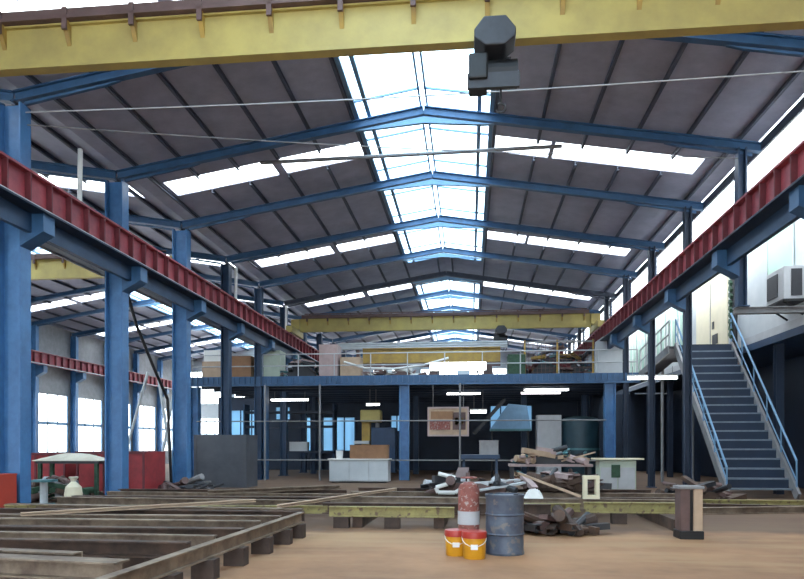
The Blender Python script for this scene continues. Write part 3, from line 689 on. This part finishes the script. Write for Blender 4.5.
# diagonal beams stacked on top
beam('steel_beam', (-6.2, 15.4, .5), (-3.4, 17.4, .52), .12, .1, 'girt', 'thin grey brown bar lying diagonally on the left rows', G1, 'c')
beam('steel_beam', (-7.4, 10.4, .47), (-4.4, 13.4, .48), .1, .06, 'tan', 'thin tan bar lying diagonally on the left rows', G1, 'c')
beam('steel_beam', (-3.6, 12.4, .46), (-1.9, 17.0, .5), .1, .06, 'tan', 'thin tan bar lying diagonally on the middle rows', G2, 'c')
heap('scrap_heap', 'scrap', 1.0, 2.1, 12.45, 12.65, 0, .22, [M['rustbeam'], M['block'], M['dgrey'], M['brown']], 'low heap of dark scrap on the floor right of the drum', 26)
heap('scrap_heap', 'scrap', -1.1, .9, 16.0, 17.0, .47, .45, [M['brown'], M['lgrey'], M['dgrey']], 'heap of dark and pale parts on the middle beams behind the drum', 26)
heap('scrap_heap', 'scrap', 1.4, 3.0, 16.5, 17.3, .5, .5, [M['rustbeam'], M['pink'], M['dgrey'], M['brown']], 'heap of brown parts on the middle beams right of the drum', 34)
for i, (a, b_) in enumerate((((4.8, 16.2, .08), (9.2, 17.2, .08)), ((5.0, 17.6, .08), (9.4, 16.8, .08)), ((5.2, 18.6, .1), (9.6, 18.4, .1)))):
    beam('steel_beam', a, b_, .16, .16, ('girt', 'rustbeam', 'oldyellow')[i], 'beam on the floor before the stairs, %s' % ('grey brown front one', 'dark rusty middle one', 'faded yellow back one')[i], 'beams on the floor before the stairs')
heap('scrap_heap', 'scrap', 5.3, 7.3, 19.2, 20.4, 0, .65, [M['rustbeam'], M['brown'], M['gas'], M['dgrey']], 'heap of brown scrap on the floor left of the stair foot', 34)
# cream bracket, white cloth, white coil
ub = MB().box(2.48, 2.56, 15.0, 15.2, .43, .95).box(2.74, 2.82, 15.0, 15.2, .43, .95).box(2.56, 2.74, 15.0, 15.2, .43, .52).box(2.56, 2.74, 15.0, 15.2, .87, .95).build('cream_bracket', M['cream'])
tag(ub, 'small upright cream frame on the middle beams', 'bracket')
beam('steel_bar', (1.1, 15.4, .98), (2.4, 14.9, .50), .05, .05, 'tan', 'thin tan bar leaning down to the cream frame', None, 'b')
def blob(x0, x1, y0, y1, z0, h, name, m, label, cat, seed):
    rr = random.Random(seed); n = 10; mb = MB(); g = {}
    for i in range(n+1):
        for j in range(n+1):
            u, v = i/n, j/n
            e = (1-abs(2*u-1)**2.5)*(1-abs(2*v-1)**2.5)
            g[i, j] = mb.bm.verts.new((x0+(x1-x0)*u+rr.uniform(-.02, .02), y0+(y1-y0)*v, z0+.02+h*e*(.72+.28*rr.random())))
    for i in range(n):
        for j in range(n): mb.bm.faces.new([g[i, j], g[i+1, j], g[i+1, j+1], g[i, j+1]])
    bl = [mb.bm.verts.new(p) for p in ((x0, y0, z0), (x1, y0, z0), (x1, y1, z0), (x0, y1, z0))]
    mb.bm.faces.new([bl[0], bl[3], bl[2], bl[1]])
    mb.bm.faces.new([bl[0], bl[1]]+[g[i, 0] for i in range(n, -1, -1)]); mb.bm.faces.new([bl[1], bl[2]]+[g[n, j] for j in range(n, -1, -1)])
    mb.bm.faces.new([bl[2], bl[3]]+[g[i, n] for i in range(0, n+1)]); mb.bm.faces.new([bl[3], bl[0]]+[g[0, j] for j in range(0, n+1)])
    return tag(mb.build(name, M[m], None, 0, False), label, cat)
blob(1.2, 1.6, 14.9, 15.3, .44, .22, 'white_cloth', 'white', 'crumpled white cloth on the beams right of the drum', 'cloth', 3)
pts = [(-.75, 16, .95), (-.35, 16, .85), (-.45, 16, .72), (-.8, 16, .62), (-.75, 16, .5), (-.35, 16, .5), (-.25, 16, .56)]
tag(MB().path([(a, b_-.15, c) for a, b_, c in pts], .05, 9).build('white_hose', M['white']), 'bent white hose on the middle beams left of the red cylinder', 'hose')

# ---------------------------------------------------------------- drum, buckets, cylinder, pedestal
dx, dy = .515, 10.1
du = empty('oil_drum', (dx, dy, 0), 'worn grey blue oil drum standing on the open floor', 'drum')
MB().lathe([(.285, 0), (.29, .03), (.28, .05), (.28, .28), (.295, .30), (.28, .32), (.28, .57), (.295, .59), (.28, .61), (.28, .84), (.292, .86), (.292, .885), (.27, .885), (.268, .865)], dx, dy, 32).build('barrel', M['drum'], du, 0, True)
MB().lathe([(.035, .865), (.035, .89), (.03, .895)], dx+.16, dy-.05, 12).build('bung', M['dgrey'], du)
cy = empty('gas_cylinder', (-.03, 10.15, 0), 'faded red gas cylinder with white lower band behind the yellow buckets', 'gas cylinder')
MB().lathe([(.15, 0), (.16, .04), (.16, .42)], -.02, 10.2).build('lower_body', M['gas'], cy, 0, True)
MB().lathe([(.165, .42), (.165, .62)], -.02, 10.2).build('white_band', M['lgrey'], cy, 0, True)
MB().lathe([(.16, .62), (.16, .95), (.13, 1.02), (.06, 1.06)], -.02, 10.2).build('upper_body', M['gas'], cy, 0, True)
MB().tube((-.02, 10.2, 1.06), (-.02, 10.2, 1.12), .025).build('valve', M['lgrey'], cy)
MB().path([(-.02+.11*math.cos(t*math.pi/4), 10.2+.11*math.sin(t*math.pi/4), 1.12) for t in range(9)], .014).build('guard_ring', M['gas'], cy)
def bucket(x, y, s, label):
    r = empty('plastic_bucket', (x, y, 0), label, 'bucket', 'yellow buckets with red lids')
    MB().lathe([(.145*s, 0), (.155*s, .02), (.165*s, .28*s), (.165*s, .30*s)], x, y, 24).build('body', M['bucket'], r, 0, True)
    MB().lathe([(.175*s, .29*s), (.178*s, .36*s), (.17*s, .38*s), (.15*s, .38*s)], x, y, 24).build('lid', M['lid'], r, 0, True)
    mb = MB(); mb.path([(x-.172*s, y, .30*s)]+[(x+.175*s*math.cos(a), y-.16*s*math.sin(a), .30*s-.12*s*math.sin(a)) for a in [math.pi*(1-i/8) for i in range(1, 8)]]+[(x+.172*s, y, .30*s)], .006)
    mb.build('handle', M['white'], r)
    mb = MB()
    mb.box(x-.05, x+.05, y-.172*s, y-.13, .14*s, .21*s).build('paper_label', M['white'], r)
    return r
bucket(.06, 9.62, 1.02, 'front yellow bucket with red lid and white label beside the drum')
bucket(-.2, 9.86, .98, 'left yellow bucket with red lid, partly behind the front one')
pd = empty('switch_pedestal', (3.78, 11.95, 0), 'short upright steel pedestal with pale right side standing alone on the floor', 'pedestal')
MB().box(3.58, 3.98, 11.9, 12.3, 0, .14).build('foot', M['black'], pd, .01)
MB().box(3.6, 3.76, 11.94, 12.26, .14, .86).build('dark_side', M['brown'], pd, .01)
MB().box(3.82, 3.97, 11.94, 12.26, .14, .86).build('pale_side', M['tan'], pd, .01)
MB().box(3.76, 3.82, 11.98, 12.22, .14, .84).build('middle_slot', M['black'], pd)
MB().box(3.57, 3.99, 11.91, 12.29, .86, .91).build('cap', M['grey'], pd, .01)

# ---------------------------------------------------------------- left aisle contents
def bin_(x0, x1, y0, y1, h, m, label, name='steel_bin'):
    r = empty(name, ((x0+x1)/2, (y0+y1)/2, 0), label, 'bin')
    t = .05
    MB().box(x0, x1, y0, y1, .12, .18).box(x0, x0+t, y0, y1, .18, h).box(x1-t, x1, y0, y1, .18, h).box(x0+t, x1-t, y0, y0+t, .18, h).box(x0+t, x1-t, y1-t, y1, .18, h).build('body', M[m], r)
    rb = MB()
    n = max(2, int((x1-x0)/.45))
    for i in range(n+1):
        x = x0+.03+(x1-x0-.06)*i/n; rb.box(x-.03, x+.03, y0-.04, y0, .18, h-.06)
    rb.box(x0-.03, x1+.03, y0-.06, y0, h-.06, h+.02)
    rb.build('ribs', M['rust'], r)
    for x in (x0+.1, x1-.1):
        for y in (y0+.1, y1-.1): MB().box(x-.06, x+.06, y-.06, y+.06, 0, .12).build('foot', M['black'], r)
    return r
bin_(-16.2, -13.55, 21.3, 22.8, 1.35, 'redbin', 'red steel bin between the first and second left columns')
bin_(-12.9, -11.6, 20.9, 22.1, 1.4, 'redbin', 'narrow red steel bin just left of the second column')
bin_(-11.35, -10.0, 19.8, 21.2, 1.42, 'redbin', 'red steel bin immediately right of the second blue column')
crate('red_toolbox', 'toolbox', -10.45, -9.7, 12.9, 13.5, 0, .98, M['orange'], 'orange red tool chest left of the first blue column', slats=False)
heap('scrap_heap', 'scrap', -12.7, -11.2, 17.95, 18.5, 0, .7, [M['brown'], M['rustbeam'], M['grey'], M['dgreen']], 'heap of brown scrap on the floor between the first two left columns', 60)
heap('scrap_heap', 'scrap', -9.6, -8.2, 19.6, 21.4, 0, .6, [M['brown'], M['grey'], M['dgrey']], 'heap of grey scrap right of the second blue column', 36)
tr = blob(-13.1, -10.9, 18.9, 19.7, 1.15, .22, 'canvas_sheet', 'cloth', 'cream canvas sheet draped over a dark rack left of second column', 'sheet', 5)
rr2 = empty('dark_rack', (-12, 19.3, 0), 'dark green rack beneath the cream canvas sheet', 'rack')
MB().box(-13.0, -11.0, 18.95, 19.65, 1.07, 1.15).build('shelf', M['dgrey'], rr2)
for x in (-12.9, -11.1):
    for y in (19.0, 19.6): MB().box(x-.05, x+.05, y-.05, y+.05, 0, 1.07).build('leg', M['dgreen'], rr2)
sk = empty('cream_sack', (-10.65, 17.1, 0), 'bright cream sack standing before the dark rack', 'sack')
MB().lathe([(.17, 0), (.22, .08), (.23, .3), (.2, .5), (.1, .6), (.06, .64)], -10.65, 17.1, 18).build('bag', M['cream'], sk, 0, True)
MB().lathe([(.065, .64), (.07, .67), (.13, .76), (.11, .77)], -10.65, 17.1, 14).build('tied_neck', M['cloth'], sk)
ts = empty('steel_stool', (-11.6, 17.3, 0), 'small pale teal steel stand in front of the brown scrap heap', 'stand')
MB().box(-11.85, -11.35, 17.0, 17.5, .62, .68).build('top', M['teal'], ts)
MB().tube((-11.6, 17.25, .03), (-11.6, 17.25, .62), .1, 12).build('post', M['lgrey'], ts)
MB().box(-11.8, -11.4, 17.05, 17.45, 0, .03).build('foot', M['teal'], ts)
# leaning pale blue poles and a dark cable further back
lp = 'pale grey pole leaning in the left aisle between second and third columns, %s'
for i, (x, dx_) in enumerate(((-17.0, 1.4), (-16.2, -1.2), (-15.0, .9), (-14.2, -.9))):
    tag(MB().tube((x, 31, 0), (x+dx_, 31.2, 5.2), .07, 8).build('leaning_pole', M['clad']), lp % ('leftmost', 'second from left', 'third from left', 'rightmost')[i], 'pole', 'pale poles in the left aisle')
tag(MB().path([(-10.75, 20.0, 6.68), (-10.6, 20.4, 5.5), (-10.4, 21.2, 4.2), (-10.25, 21.9, 3.2), (-10.2, 22.1, 0.05)], .05, 8).build('black_hose', M['black']), 'black hose slanting down to the third left blue column', 'hose')
tag(MB().path([(-10.9, 13.6, 2.2), (-10.5, 13.5, 1.3), (-10.2, 13.5, .7), (-10.0, 13.5, 0.05)], .06, 8).build('black_hose', M['black']), 'black hose coming down beside the nearest left blue column', 'hose')

# ---------------------------------------------------------------- camera, light
cam = bpy.data.cameras.new('camera'); co = bpy.data.objects.new('camera', cam); C.objects.link(co); sc.camera = co
co.location = (0, 0, 1.6); co.rotation_euler = (math.pi/2, 0, math.atan(68/670))
cam.sensor_width = 36; cam.lens = 30.0; cam.shift_y = (446-289.5)/804; cam.clip_end = 300
w = bpy.data.worlds.new('sky'); sc.world = w; w.use_nodes = True
bg = w.node_tree.nodes['Background']; bg.inputs['Color'].default_value = (.86, .94, 1, 1); bg.inputs['Strength'].default_value = 5.0
sc.view_settings.view_transform = 'Standard'; sc.view_settings.look = 'None'; sc.view_settings.gamma = 1; sc.view_settings.use_curve_mapping = False
sc.view_settings.exposure = 0.5
sc.cycles.max_bounces = 8; sc.cycles.transparent_max_bounces = 16; sc.cycles.use_denoising = True
